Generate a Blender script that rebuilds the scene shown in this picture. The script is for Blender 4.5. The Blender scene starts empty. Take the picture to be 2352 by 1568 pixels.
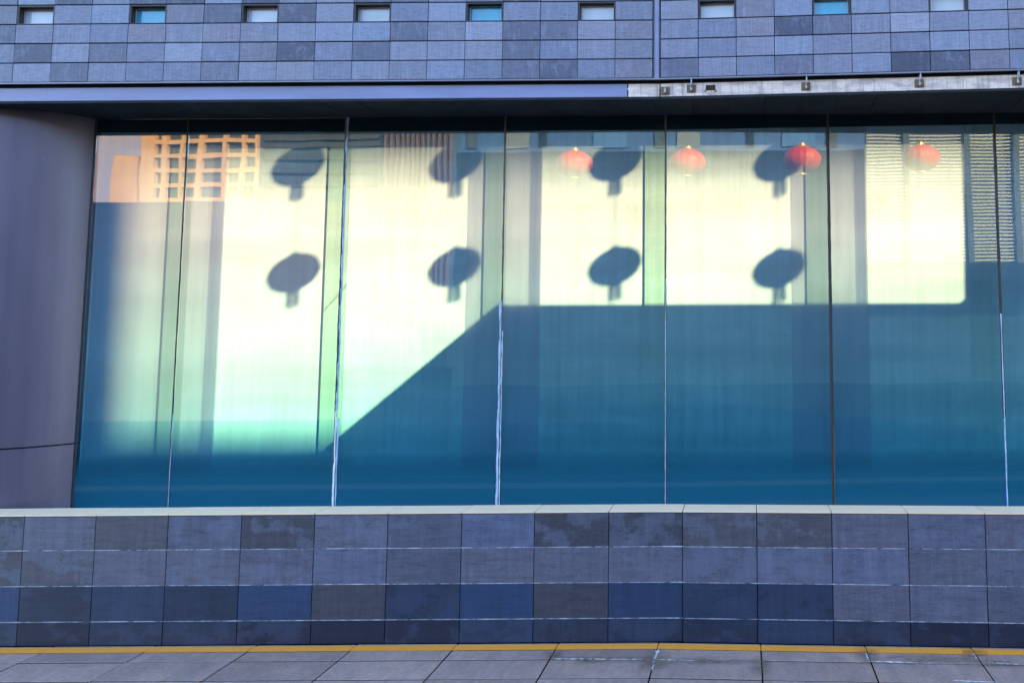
import bpy, bmesh, math, random
from mathutils import Vector, Matrix, Euler

random.seed(7)
R = math.radians
scene = bpy.context.scene
col = scene.collection

# ------------------------------------------------------------------ camera
W, H = 2352.0, 1568.0            # picture units used for all measurements
FOC = 2000.0                     # focal length in those units
CX, CY = 1705.0, 565.0           # principal point (a shifted lens)
PITCH, ROLL = R(5.43), R(-0.40)
ROT = Euler((math.pi / 2 + PITCH, 0, 0)).to_matrix() @ Matrix.Rotation(ROLL, 3, 'Z')
YW = 7.10                        # front plane of the stone walls
EYE = Vector((0, 0, 0))


def ray(px, py):
    return ROT @ Vector(((px - CX) / FOC, -(py - CY) / FOC, -1.0))


_d = ray(1100, 1476)
EYE = Vector((0, 0, -_d.z / _d.y * YW))      # so that the wall foot stands on z = 0

cam_d = bpy.data.cameras.new('camera')
cam = bpy.data.objects.new('camera', cam_d)
col.objects.link(cam)
cam_d.sensor_width = 36
cam_d.lens = 36 * FOC / W
cam_d.shift_x = (W / 2 - CX) / W
cam_d.shift_y = -(H / 2 - CY) / W
cam_d.clip_end = 3000
cam.matrix_world = Matrix.Translation(EYE) @ ROT.to_4x4()
scene.camera = cam

# ------------------------------------------------------------------ sun and sky
P, Q = 0.716, 0.547              # sun slope: X and Z gained per metre of Y
SUN = Vector((P, 1.0, Q)).normalized()
ELEV = math.asin(SUN.z)
AZ = math.atan2(SUN.x, SUN.y)    # from +Y towards +X
world = bpy.data.worlds.new('World')
scene.world = world
world.use_nodes = True
nt = world.node_tree
nt.nodes.clear()
sky = nt.nodes.new('ShaderNodeTexSky')
sky.sky_type = 'NISHITA'
sky.sun_disc = False
sky.sun_elevation = ELEV
sky.sun_rotation = AZ
sky.air_density = 1.0
sky.dust_density = 0.2
sky.ozone_density = 2.3
bg = nt.nodes.new('ShaderNodeBackground')
bg.inputs['Strength'].default_value = 0.15
wo = nt.nodes.new('ShaderNodeOutputWorld')
nt.links.new(sky.outputs[0], bg.inputs[0])
nt.links.new(bg.outputs[0], wo.inputs[0])
sun_d = bpy.data.lights.new('sun', 'SUN')
sun_d.energy = 5.0
sun_d.angle = R(0.53)
sun_d.color = (1.0, 0.62, 0.24)
sun = bpy.data.objects.new('sun', sun_d)
col.objects.link(sun)
sun.rotation_euler = (-SUN).to_track_quat('-Z', 'Y').to_euler()
sun.location = (10, 20, 20)
scene.view_settings.view_transform = 'Standard'
scene.view_settings.look = 'None'
scene.view_settings.gamma = 1.0
scene.view_settings.use_curve_mapping = False
scene.view_settings.exposure = 2.75
scene.cycles.use_denoising = True
scene.cycles.max_bounces = 10
scene.cycles.transparent_max_bounces = 16
scene.cycles.sample_clamp_indirect = 6.0

# ------------------------------------------------------------------ facade coordinates
BEND_T = math.tan(R(3.75))        # the facade turns a little towards us right of the joint
_b = ray(1513, 120)
XB = _b.x / _b.y * YW
YG = 7.76                        # glass
YS = 7.86                        # translucent film behind the glass


XBG = 1e6                        # the recessed glass itself runs straight


def bend_x(Y):
    return XBG if Y > 7.6 else XB


def at(px, py, Y):
    """picture point on the (bent) facade layer of depth Y -> straight facade coordinates"""
    d = ray(px, py)
    x = d.x / d.y * Y
    k = bend_x(Y)
    if x > k:
        t = (Y + k * BEND_T) / (d.y + d.x * BEND_T)
        return Vector((d.x * t, Y, EYE.z + d.z * t))
    return Vector((x, Y, EYE.z + d.z / d.y * Y))


def sh(v):
    """straight facade coordinates -> world"""
    x, y, z = v
    return (x, y - max(0.0, x - bend_x(y)) * BEND_T, z)


def onground(px, py):
    d = ray(px, py)
    t = -EYE.z / d.z
    p = EYE + d * t
    return Vector((p.x, p.y + max(0.0, p.x - XB) * BEND_T, 0))


def refl(px, py, D):
    """point whose mirror image in the glass stands at depth D behind picture point"""
    d = ray(px, py)
    v = EYE + d * (D / d.y)
    g = at(px, py, YG)
    n = Vector((BEND_T, 1, 0)).normalized() if g.x > XBG else Vector((0, 1, 0))
    q = Vector((0, YG, 0))
    return v - 2 * (v - q).dot(n) * n


def tosun(v, d):
    """point that throws its shadow on film point v from d metres behind the film"""
    w = Vector(sh(v))
    return w + Vector((P, 1, Q)) * d


# ------------------------------------------------------------------ mesh helpers
def mesh(name, verts, faces, smooth=False):
    me = bpy.data.meshes.new(name)
    me.from_pydata([tuple(v) for v in verts], [], faces)
    me.update()
    if smooth:
        for p in me.polygons:
            p.use_smooth = True
    return me


def link(name, me, mat, parent=None, loc=(0, 0, 0)):
    o = bpy.data.objects.new(name, me)
    col.objects.link(o)
    if me is not None and mat is not None and len(me.materials) == 0:
        me.materials.append(mat)
    if parent is not None:
        o.parent = parent
    o.location = loc
    return o


def empty(name, loc=(0, 0, 0)):
    o = bpy.data.objects.new(name, None)
    o.empty_display_size = 0.2
    col.objects.link(o)
    o.location = loc
    return o


def tag(o, label, cat, group=None, kind=None):
    if label:
        o['label'] = label
    if cat:
        o['category'] = cat
    if group:
        o['group'] = group
    if kind:
        o['kind'] = kind
    return o


class MB:
    def __init__(self):
        self.v, self.f = [], []

    def box(self, x0, x1, y0, y1, z0, z1):
        """box in straight facade coordinates, split at the bend"""
        xs = [x0, x1]
        k = bend_x(min(y0, y1))
        if x0 < k - 1e-4 < k + 1e-4 < x1:
            xs = [x0, k, x1]
        b = len(self.v)
        for x in xs:
            for (y, z) in ((y0, z0), (y1, z0), (y1, z1), (y0, z1)):
                self.v.append(sh((x, y, z)))
        n = len(xs)
        for i in range(n - 1):
            for k in range(4):
                a = b + i * 4 + k
                c = b + i * 4 + (k + 1) % 4
                self.f.append((a, a + 4, c + 4, c))
        self.f.append((b, b + 1, b + 2, b + 3))
        e = b + (n - 1) * 4
        self.f.append((e + 3, e + 2, e + 1, e))
        return self

    def wbox(self, x0, x1, y0, y1, z0, z1):
        """box in world coordinates"""
        b = len(self.v)
        for x in (x0, x1):
            for (y, z) in ((y0, z0), (y1, z0), (y1, z1), (y0, z1)):
                self.v.append((x, y, z))
        for k in range(4):
            a, c = b + k, b + (k + 1) % 4
            self.f.append((a, a + 4, c + 4, c))
        self.f.append((b, b + 1, b + 2, b + 3))
        self.f.append((b + 7, b + 6, b + 5, b + 4))
        return self

    def prism(self, pts, off):
        """closed outline pts (world) extruded by vector off"""
        b, n = len(self.v), len(pts)
        for p in pts:
            self.v.append(tuple(p))
        for p in pts:
            self.v.append(tuple(Vector(p) + Vector(off)))
        self.f.append(tuple(range(b, b + n)))
        self.f.append(tuple(range(b + 2 * n - 1, b + n - 1, -1)))
        for i in range(n):
            j = (i + 1) % n
            self.f.append((b + i, b + n + i, b + n + j, b + j))
        return self

    def lathe(self, prof, n=24, c=(0, 0, 0), lobes=0, depth=0.0):
        b = len(self.v)
        for (r, z) in prof:
            for i in range(n):
                a = 2 * math.pi * i / n
                rr = r
                if lobes:
                    rr = r * (1 - depth * (0.5 + 0.5 * math.cos(lobes * a)))
                self.v.append((c[0] + rr * math.cos(a), c[1] + rr * math.sin(a), c[2] + z))
        m = len(prof)
        for k in range(m - 1):
            for i in range(n):
                j = (i + 1) % n
                self.f.append((b + k * n + i, b + k * n + j, b + (k + 1) * n + j, b + (k + 1) * n + i))
        return self

    def tube(self, pts, r, n=6):
        b = len(self.v)
        pts = [Vector(p) for p in pts]
        for i, p in enumerate(pts):
            t = (pts[min(i + 1, len(pts) - 1)] - pts[max(i - 1, 0)]).normalized()
            u = t.orthogonal().normalized()
            w = t.cross(u)
            for k in range(n):
                a = 2 * math.pi * k / n
                self.v.append(tuple(p + r * (math.cos(a) * u + math.sin(a) * w)))
        for i in range(len(pts) - 1):
            for k in range(n):
                j = (k + 1) % n
                self.f.append((b + i * n + k, b + i * n + j, b + (i + 1) * n + j, b + (i + 1) * n + k))
        self.f.append(tuple(b + k for k in range(n))[::-1])
        e = b + (len(pts) - 1) * n
        self.f.append(tuple(e + k for k in range(n)))
        return self

    def sheet(self, x0, x1, y, z0, z1):
        """upright single sheet in facade coordinates"""
        k = bend_x(y)
        xs = [x0, k, x1] if x0 < k - 1e-4 < k + 1e-4 < x1 else [x0, x1]
        b = len(self.v)
        for x in xs:
            self.v += [sh((x, y, z0)), sh((x, y, z1))]
        for i in range(len(xs) - 1):
            k = b + 2 * i
            self.f.append((k, k + 2, k + 3, k + 1))
        return self

    def build(self, name, mat, parent=None, smooth=False, bevel=0.0):
        me = mesh(name, self.v, self.f, smooth)
        if bevel:
            bm = bmesh.new()
            bm.from_mesh(me)
            bmesh.ops.bevel(bm, geom=bm.edges[:], offset=bevel, segments=1, affect='EDGES')
            bm.to_mesh(me)
            bm.free()
        bm = bmesh.new()
        bm.from_mesh(me)
        bmesh.ops.recalc_face_normals(bm, faces=bm.faces[:])
        bm.to_mesh(me)
        bm.free()
        return link(name, me, mat, parent)


def slab_mesh(name, w, d, h, bevel, jit=0.0, seed=0):
    """stone piece centred on x and z, front at y = 0, back at y = d"""
    bm = bmesh.new()
    rnd = random.Random(seed)
    vs = []
    for x in (-w / 2, w / 2):
        for y in (0, d):
            for z in (-h / 2, h / 2):
                vs.append(bm.verts.new((x + rnd.uniform(-jit, jit), y + (rnd.uniform(-jit, jit) if y == 0 else 0), z + rnd.uniform(-jit, jit))))
    for f in ((0, 1, 3, 2), (4, 6, 7, 5), (0, 4, 5, 1), (2, 3, 7, 6), (0, 2, 6, 4), (1, 5, 7, 3)):
        bm.faces.new([vs[i] for i in f])
    bmesh.ops.recalc_face_normals(bm, faces=bm.faces[:])
    fe = [e for e in bm.edges if all(v.co.y < d * 0.5 for v in e.verts)]
    bmesh.ops.bevel(bm, geom=fe, offset=bevel, segments=1, affect='EDGES')
    me = bpy.data.meshes.new(name)
    bm.to_mesh(me)
    bm.free()
    return me


# ------------------------------------------------------------------ materials
def newmat(name):
    m = bpy.data.materials.new(name)
    m.use_nodes = True
    t = m.node_tree
    t.nodes.clear()
    out = t.nodes.new('ShaderNodeOutputMaterial')
    return m, t, out


def N(t, kind, **kw):
    n = t.nodes.new(kind)
    for k, v in kw.items():
        if k in n.inputs:
            n.inputs[k].default_value = v
        else:
            setattr(n, k, v)
    return n


def ramp(t, fac, stops):
    r = t.nodes.new('ShaderNodeValToRGB')
    e = r.color_ramp.elements
    while len(e) < len(stops):
        e.new(0.5)
    for i, (p, c) in enumerate(stops):
        e[i].position = p
        e[i].color = tuple(c) + (1,) if len(c) == 3 else c
    t.links.new(fac, r.inputs[0])
    return r.outputs[0]


def mixc(t, fac, a, b, mode='MIX'):
    m = t.nodes.new('ShaderNodeMix')
    m.data_type = 'RGBA'
    m.blend_type = mode
    for s, v in ((m.inputs[0], fac), (m.inputs[6], a), (m.inputs[7], b)):
        if isinstance(v, (int, float)):
            s.default_value = v
        elif isinstance(v, tuple):
            s.default_value = v + (1,) if len(v) == 3 else v
        else:
            t.links.new(v, s)
    return m.outputs[2]


def coords(t, scale, rand=True, kind='Object'):
    tc = t.nodes.new('ShaderNodeTexCoord')
    mp = t.nodes.new('ShaderNodeMapping')
    t.links.new(tc.outputs[kind], mp.inputs['Vector'])
    mp.inputs['Scale'].default_value = scale
    if rand:
        oi = t.nodes.new('ShaderNodeObjectInfo')
        mu = N(t, 'ShaderNodeMath', operation='MULTIPLY')
        mu.inputs[1].default_value = 173.0
        t.links.new(oi.outputs['Random'], mu.inputs[0])
        t.links.new(mu.outputs[0], mp.inputs['Location'])
    return mp.outputs[0]


def noise(t, vec, scale, detail=6, rough=0.6, dist=0.0):
    n = N(t, 'ShaderNodeTexNoise', Scale=scale, Detail=detail, Roughness=rough, Distortion=dist)
    t.links.new(vec, n.inputs['Vector'])
    return n.outputs[0]


def principled(t, out, color, rough=0.5, metal=0.0, spec=0.5, bump=None, bstr=0.2, bdist=0.002):
    b = t.nodes.new('ShaderNodeBsdfPrincipled')
    if isinstance(color, tuple):
        b.inputs['Base Color'].default_value = color + (1,)
    else:
        t.links.new(color, b.inputs['Base Color'])
    if isinstance(rough, (int, float)):
        b.inputs['Roughness'].default_value = rough
    else:
        t.links.new(rough, b.inputs['Roughness'])
    b.inputs['Metallic'].default_value = metal
    b.inputs['Specular IOR Level'].default_value = spec
    if bump is not None:
        bp = N(t, 'ShaderNodeBump', Strength=bstr, Distance=bdist)
        t.links.new(bump, bp.inputs['Height'])
        t.links.new(bp.outputs[0], b.inputs['Normal'])
    t.links.new(b.outputs[0], out.inputs[0])
    return b


def stone(name, stops, streak=0.35, lime=(0.45, 0.47, 0.55), lime_amt=0.3, dark_amt=0.5, rough=0.55, spec=0.4, vscale=1.0, edge=False):
    m, t, out = newmat(name)
    oi = t.nodes.new('ShaderNodeObjectInfo')
    base = ramp(t, oi.outputs['Random'], stops)
    v1 = coords(t, (2.2 * vscale, 2.2 * vscale, 26 * vscale))
    s = noise(t, v1, 2.0, 7, 0.7, 0.3)
    c1 = ramp(t, s, [(0.25, (1 - streak,) * 3), (0.5, (1, 1, 1)), (0.78, (1 + streak * 0.6,) * 3)])
    c = mixc(t, 1.0, base, c1, 'MULTIPLY')
    v2 = coords(t, (1, 1, 1.6))
    g = noise(t, v2, 5.0 * vscale, 5, 0.65, 0.6)
    if edge:
        g = noise(t, coords(t, (1.0, 1, 2.6)), 2.6, 7, 0.62, 0.15)
        rs = N(t, 'ShaderNodeMapRange')
        rs.inputs[3].default_value = -0.16
        rs.inputs[4].default_value = 0.08
        rm = N(t, 'ShaderNodeMath', operation='MULTIPLY')
        rm.inputs[1].default_value = 37.7
        rf = N(t, 'ShaderNodeMath', operation='FRACT')
        t.links.new(oi.outputs['Random'], rm.inputs[0])
        t.links.new(rm.outputs[0], rf.inputs[0])
        t.links.new(rf.outputs[0], rs.inputs[0])
        ad = N(t, 'ShaderNodeMath', operation='ADD')
        t.links.new(g, ad.inputs[0])
        t.links.new(rs.outputs[0], ad.inputs[1])
        g = ad.outputs[0]
        gm = ramp(t, g, [(0.50, (0, 0, 0)), (0.535, (lime_amt * 0.6,) * 3), (0.7, (lime_amt,) * 3)])
    else:
        gm = ramp(t, g, [(0.52, (0, 0, 0)), (0.7, (lime_amt,) * 3)])
    c = mixc(t, gm, c, lime)
    # dark hairline scratches and pits
    v3 = coords(t, (5 * vscale, 5, 60 * vscale))
    h = noise(t, v3, 2.2, 3, 0.5, 0.2)
    hm = ramp(t, h, [(0.27, (dark_amt,) * 3), (0.36, (0, 0, 0))])
    c = mixc(t, hm, c, (0.02, 0.022, 0.035))
    fine = noise(t, coords(t, (1, 1, 2.2)), 95 * vscale, 5, 0.75)
    f2 = ramp(t, fine, [(0.28, (0.72,) * 3), (0.72, (1.24,) * 3)])
    dr = noise(t, coords(t, (16 * vscale, 1, 0.9)), 1.5, 5, 0.65, 0.2)
    c = mixc(t, 1.0, c, ramp(t, dr, [(0.3, (0.82,) * 3), (0.7, (1.12,) * 3)]), 'MULTIPLY')
    c = mixc(t, 1.0, c, f2, 'MULTIPLY')
    # lime specks
    sp = noise(t, coords(t, (1, 1, 1)), 45 * vscale, 2, 0.5)
    sm = ramp(t, sp, [(0.77, (0, 0, 0)), (0.82, (0.5 if not edge else 0.15,) * 3)])
    c = mixc(t, sm, c, (0.6, 0.62, 0.68))
    bmix = N(t, 'ShaderNodeMath', operation='ADD')
    t.links.new(s, bmix.inputs[0])
    t.links.new(fine, bmix.inputs[1])
    principled(t, out, c, rough, 0, spec, bmix.outputs[0], 0.35, 0.003)
    return m


def plain(name, color, rough=0.6, metal=0.0, spec=0.4, var=0.15, scale=6.0, stretch=(1, 1, 1), kind='Object'):
    m, t, out = newmat(name)
    v = coords(t, stretch, False, kind)
    n = noise(t, v, scale, 6, 0.65, 0.2)
    c = ramp(t, n, [(0.25, tuple(x * (1 - var) for x in color)), (0.75, tuple(min(1, x * (1 + var)) for x in color))])
    f = noise(t, v, scale * 18, 3, 0.6)
    principled(t, out, c, rough, metal, spec, f, 0.15, 0.002)
    return m


M = {}
M['tile_up'] = stone('slate_blue_tile', [(0.0, (0.075, 0.078, 0.116)), (0.14, (0.135, 0.137, 0.191)), (0.32, (0.240, 0.216, 0.265)), (0.5, (0.190, 0.201, 0.279)), (0.7, (0.260, 0.245, 0.307)), (0.85, (0.230, 0.255, 0.349)), (1.0, (0.330, 0.314, 0.391))],
                     streak=0.3, lime=(0.324, 0.323, 0.444), lime_amt=0.4, dark_amt=0.6)
M['tile_low'] = stone('dark_slate_tile', [(0.0, (0.057, 0.055, 0.072)), (0.25, (0.089, 0.081, 0.097)), (0.5, (0.099, 0.100, 0.145)), (0.75, (0.124, 0.115, 0.154)), (1.0, (0.109, 0.121, 0.193))],
                      streak=0.35, lime=(0.155, 0.166, 0.241), lime_amt=0.5, dark_amt=0.6, rough=0.5, vscale=0.55, edge=True)
M['tile_darkened'] = stone('ground_darkened_slate_tile', [(0.0, (0.015, 0.020, 0.040)), (0.35, (0.019, 0.030, 0.063)), (0.7, (0.027, 0.034, 0.059)), (0.9, (0.024, 0.040, 0.081)), (1.0, (0.032, 0.061, 0.140))],
                      streak=0.3, lime=(0.041, 0.057, 0.110), lime_amt=0.6, dark_amt=0.4, rough=0.4, vscale=0.55, edge=True)  # darkening towards the ground painted into the lower rows' tile colour
M['coping'] = plain('pale_coping_stone', (0.99, 0.67, 0.43), 0.7, var=0.08, scale=5, kind='Generated')
M['slab'] = stone('paving_stone', [(0.0, (0.35, 0.235, 0.20)), (0.5, (0.41, 0.275, 0.235)), (1.0, (0.46, 0.31, 0.26))], streak=0.12,
                  lime=(0.56, 0.36, 0.26), lime_amt=0.45, dark_amt=0.15, rough=0.5, vscale=0.35)
M['joint_dark'] = plain('dark_joint', (0.008, 0.008, 0.01), 0.95, spec=0.0)
M['core'] = plain('wall_core_dark', (0.03, 0.025, 0.028), 0.9)
M['trim'] = plain('grey_metal_trim', (0.22, 0.21, 0.25), 0.45, 0.4)
M['soffit'] = plain('black_soffit_stone', (0.030, 0.033, 0.038), 0.8, spec=0.1, var=0.4, scale=3)
M['column'] = None


def fascia_paint():
    m, t, out = newmat('blue_grey_beam_paint')
    v = coords(t, (0.6, 1, 5), False)
    n = noise(t, v, 2.0, 6, 0.6, 0.3)
    c = ramp(t, n, [(0.3, (0.20, 0.20, 0.34)), (0.7, (0.26, 0.28, 0.48))])
    d = noise(t, coords(t, (30, 1, 3), False), 1.2, 4, 0.6)
    c = mixc(t, ramp(t, d, [(0.62, (0, 0, 0)), (0.8, (0.4,) * 3)]), c, (0.15, 0.15, 0.2))
    principled(t, out, c, 0.4, 0, 0.5, n, 0.1)
    return m


def fascia_bare():
    m, t, out = newmat('pale_primer_on_beam')
    v = coords(t, (1.5, 1, 6), False)
    n = noise(t, v, 3.0, 7, 0.65, 0.5)
    c = ramp(t, n, [(0.30, (0.40, 0.32, 0.30)), (0.56, (0.84, 0.66, 0.56)), (0.75, (0.97, 0.80, 0.70))])
    d = noise(t, coords(t, (26, 1, 2), False), 1.5, 4, 0.6)
    c = mixc(t, ramp(t, d, [(0.5, (0, 0, 0)), (0.75, (0.75,) * 3)]), c, (0.22, 0.17, 0.16))
    ru = noise(t, coords(t, (2.2, 1, 9), False), 2.4, 6, 0.7, 0.6)
    c = mixc(t, ramp(t, ru, [(0.56, (0, 0, 0)), (0.72, (0.7,) * 3)]), c, (0.40, 0.34, 0.42))
    principled(t, out, c, 0.55, 0, 0.4, n, 0.2)
    return m


M['fascia'] = fascia_paint()
M['bare'] = fascia_bare()


def column_mat():
    m, t, out = newmat('mauve_grey_metal_cladding')
    v = coords(t, (1, 1, 0.25), False)
    n = noise(t, v, 3.0, 5, 0.6, 0.2)
    c = ramp(t, n, [(0.3, (0.115, 0.092, 0.128)), (0.7, (0.15, 0.12, 0.165))])
    g = noise(t, coords(t, (1, 1, 1), False), 300, 2, 0.5)
    sp = noise(t, coords(t, (1, 1, 0.6), False), 30, 2, 0.5)
    vs = noise(t, coords(t, (7, 7, 0.12), False), 1.6, 5, 0.6)
    c = mixc(t, 1.0, c, ramp(t, vs, [(0.3, (0.90,) * 3), (0.7, (1.07,) * 3)]), 'MULTIPLY')
    c = mixc(t, ramp(t, sp, [(0.79, (0, 0, 0)), (0.82, (0.8,) * 3)]), c, (0.6, 0.6, 0.66))
    principled(t, out, c, 0.36, 0.15, 0.5, g, 0.06, 0.001)
    return m


M['column'] = column_mat()


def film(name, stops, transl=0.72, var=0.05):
    """translucent sheet with a teal fade; shade gradient and dim top painted into its colour"""
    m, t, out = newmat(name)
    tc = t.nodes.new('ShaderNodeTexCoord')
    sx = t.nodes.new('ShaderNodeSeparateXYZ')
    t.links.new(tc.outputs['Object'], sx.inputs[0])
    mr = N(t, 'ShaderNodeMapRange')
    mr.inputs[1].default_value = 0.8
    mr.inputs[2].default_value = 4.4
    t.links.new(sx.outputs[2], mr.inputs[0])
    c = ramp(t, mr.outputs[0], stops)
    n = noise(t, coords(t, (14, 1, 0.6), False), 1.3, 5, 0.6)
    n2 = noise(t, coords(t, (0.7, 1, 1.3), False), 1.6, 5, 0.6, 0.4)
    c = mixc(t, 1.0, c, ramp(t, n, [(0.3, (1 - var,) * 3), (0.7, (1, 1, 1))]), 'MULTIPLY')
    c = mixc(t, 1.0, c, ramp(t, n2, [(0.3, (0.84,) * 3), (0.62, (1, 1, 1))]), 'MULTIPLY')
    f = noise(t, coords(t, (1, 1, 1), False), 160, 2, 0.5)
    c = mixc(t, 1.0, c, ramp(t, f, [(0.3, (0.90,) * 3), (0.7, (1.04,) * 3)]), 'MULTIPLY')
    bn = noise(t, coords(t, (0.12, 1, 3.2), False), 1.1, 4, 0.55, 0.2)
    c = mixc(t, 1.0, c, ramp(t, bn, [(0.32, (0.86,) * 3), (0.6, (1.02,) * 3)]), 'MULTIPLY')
    tr = t.nodes.new('ShaderNodeBsdfTranslucent')
    di = t.nodes.new('ShaderNodeBsdfDiffuse')
    t.links.new(c, tr.inputs[0])
    t.links.new(c, di.inputs[0])
    mx = t.nodes.new('ShaderNodeMixShader')
    mx.inputs[0].default_value = transl
    t.links.new(di.outputs[0], mx.inputs[1])
    t.links.new(tr.outputs[0], mx.inputs[2])
    t.links.new(mx.outputs[0], out.inputs[0])
    return m


M['film'] = film('shade_fade_teal_film', [(0.0, (0.05, 0.34, 0.54)), (0.16, (0.18, 0.50, 0.66)), (0.34, (0.35, 0.53, 0.62)), (0.50, (0.43, 0.485, 0.58)), (0.72, (0.52, 0.425, 0.54)), (0.84, (0.45, 0.365, 0.46)), (1.0, (0.26, 0.23, 0.28))], 0.88, 0.12)  # shade is painted in: dim top, brighter middle, dark foot


def veil(name, tint, cover, veilcol):
    """thin half-clear sheet"""
    m, t, out = newmat(name)
    tp = t.nodes.new('ShaderNodeBsdfTransparent')
    tp.inputs[0].default_value = tint + (1,)
    tr = t.nodes.new('ShaderNodeBsdfTranslucent')
    tr.inputs[0].default_value = veilcol + (1,)
    di = t.nodes.new('ShaderNodeBsdfDiffuse')
    di.inputs[0].default_value = veilcol + (1,)
    a = t.nodes.new('ShaderNodeMixShader')
    a.inputs[0].default_value = 0.5
    t.links.new(tr.outputs[0], a.inputs[1])
    t.links.new(di.outputs[0], a.inputs[2])
    b = t.nodes.new('ShaderNodeMixShader')
    b.inputs[0].default_value = cover
    t.links.new(tp.outputs[0], b.inputs[1])
    t.links.new(a.outputs[0], b.inputs[2])
    t.links.new(b.outputs[0], out.inputs[0])
    return m


M['strip'] = veil('lilac_grey_cloth_strip', (0.84, 0.80, 0.88), 0.55, (0.60, 0.54, 0.68))


def glass_mat(name, tint, refl_fac, wav=0.02):
    m, t, out = newmat(name)
    tp = t.nodes.new('ShaderNodeBsdfTransparent')
    tp.inputs[0].default_value = tint + (1,)
    gl = t.nodes.new('ShaderNodeBsdfGlossy')
    gl.inputs['Roughness'].default_value = 0.008
    gl.inputs[0].default_value = (0.95, 0.97, 1, 1)
    v = coords(t, (1, 1, 1), False)
    n = noise(t, v, 1.1, 2, 0.5)
    bp = N(t, 'ShaderNodeBump', Strength=wav, Distance=0.05)
    t.links.new(n, bp.inputs['Height'])
    t.links.new(bp.outputs[0], gl.inputs['Normal'])
    lw = N(t, 'ShaderNodeLayerWeight', Blend=0.3)
    mr = N(t, 'ShaderNodeMapRange')
    mr.inputs[3].default_value = refl_fac
    mr.inputs[4].default_value = 0.9
    t.links.new(lw.outputs['Fresnel'], mr.inputs[0])
    mx = t.nodes.new('ShaderNodeMixShader')
    t.links.new(mr.outputs[0], mx.inputs[0])
    t.links.new(tp.outputs[0], mx.inputs[1])
    t.links.new(gl.outputs[0], mx.inputs[2])
    # thin dust and dried drops, plus an added foot band in shade colour
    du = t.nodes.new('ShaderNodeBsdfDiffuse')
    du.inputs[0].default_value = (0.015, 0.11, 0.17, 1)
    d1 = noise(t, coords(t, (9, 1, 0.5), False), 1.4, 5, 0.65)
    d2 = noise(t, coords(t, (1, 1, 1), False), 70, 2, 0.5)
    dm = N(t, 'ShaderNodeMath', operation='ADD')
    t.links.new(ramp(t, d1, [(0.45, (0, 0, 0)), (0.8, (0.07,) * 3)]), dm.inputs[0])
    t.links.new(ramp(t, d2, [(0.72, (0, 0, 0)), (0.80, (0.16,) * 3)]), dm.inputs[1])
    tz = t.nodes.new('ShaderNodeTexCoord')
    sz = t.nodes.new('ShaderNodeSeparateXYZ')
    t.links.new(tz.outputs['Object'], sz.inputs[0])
    zr = N(t, 'ShaderNodeMapRange')  # added band at the pane foot, coloured like the shade, masks coping reflection
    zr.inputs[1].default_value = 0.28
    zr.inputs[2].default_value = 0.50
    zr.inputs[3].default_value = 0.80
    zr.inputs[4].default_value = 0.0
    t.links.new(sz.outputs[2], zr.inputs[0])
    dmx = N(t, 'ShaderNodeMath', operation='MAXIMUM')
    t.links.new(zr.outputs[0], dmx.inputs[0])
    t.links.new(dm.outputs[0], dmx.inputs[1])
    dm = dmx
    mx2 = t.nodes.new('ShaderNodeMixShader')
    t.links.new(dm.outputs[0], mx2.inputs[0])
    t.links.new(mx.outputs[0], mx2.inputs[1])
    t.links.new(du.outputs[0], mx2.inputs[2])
    t.links.new(mx2.outputs[0], out.inputs[0])
    return m


M['glass'] = glass_mat('coated_teal_glass', (0.68, 0.93, 0.97), 0.07)


def clear_mat(name, tint):
    m, t, out = newmat(name)
    tp = t.nodes.new('ShaderNodeBsdfTransparent')
    tp.inputs[0].default_value = tint + (1,)
    gl = t.nodes.new('ShaderNodeBsdfGlossy')
    gl.inputs['Roughness'].default_value = 0.05
    mx = t.nodes.new('ShaderNodeMixShader')
    mx.inputs[0].default_value = 0.06
    t.links.new(tp.outputs[0], mx.inputs[1])
    t.links.new(gl.outputs[0], mx.inputs[2])
    t.links.new(mx.outputs[0], out.inputs[0])
    return m


M['fin'] = clear_mat('green_fin_glass', (0.80, 0.88, 0.79))
M['greyfin'] = clear_mat('grey_fin_glass', (0.74, 0.74, 0.78))
M['fin_edge'] = plain('dark_green_glass_edge', (0.03, 0.07, 0.06), 0.3)
M['seal_dark'] = plain('dark_silicone', (0.035, 0.03, 0.03), 0.5, var=0.5, scale=30)
M['seal_brown'] = plain('brown_silicone', (0.11, 0.09, 0.065), 0.6, var=0.5, scale=30)
M['seal_blue'] = plain('flaking_pale_blue_silicone', (0.36, 0.46, 0.62), 0.6, var=0.5, scale=25, stretch=(1, 1, 0.4))
M['seal_white'] = plain('white_silicone', (0.72, 0.75, 0.80), 0.6, var=0.3, scale=25)
M['rust'] = plain('rusty_steel', (0.22, 0.14, 0.08), 0.8, 0.2, var=0.6, scale=60)
M['steel'] = plain('dull_steel', (0.30, 0.31, 0.34), 0.4, 0.8, var=0.3, scale=60)
M['rustdark'] = plain('dark_rust', (0.05, 0.025, 0.018), 0.9, var=0.5, scale=40)
M['yellow'] = plain('orange_yellow_line_paint', (1.0, 0.36, 0.04), 0.6, var=0.10, scale=9, stretch=(1, 4, 1))
M['lime'] = plain('white_lime_crust', (0.92, 0.92, 0.94), 0.8, var=0.3, scale=40)
M['damp'] = None
M['pane_pale'] = plain('pale_frosted_pane', (0.44, 0.45, 0.50), 0.12, 0, 0.6, var=0.15, scale=4)
M['pane_sky'] = plain('turquoise_sky_pane', (0.035, 0.30, 0.46), 0.12, 0, 0.6, var=0.18, scale=4)  # sky mirrored in the pane, painted as its turquoise colour
M['frame'] = plain('dark_bronze_frame', (0.035, 0.03, 0.03), 0.5)
M['frame_l'] = plain('pale_window_bead', (0.32, 0.31, 0.36), 0.5)
M['concrete'] = plain('pale_concrete', (0.78, 0.78, 0.78), 0.85, var=0.2, scale=1.5)
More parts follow.
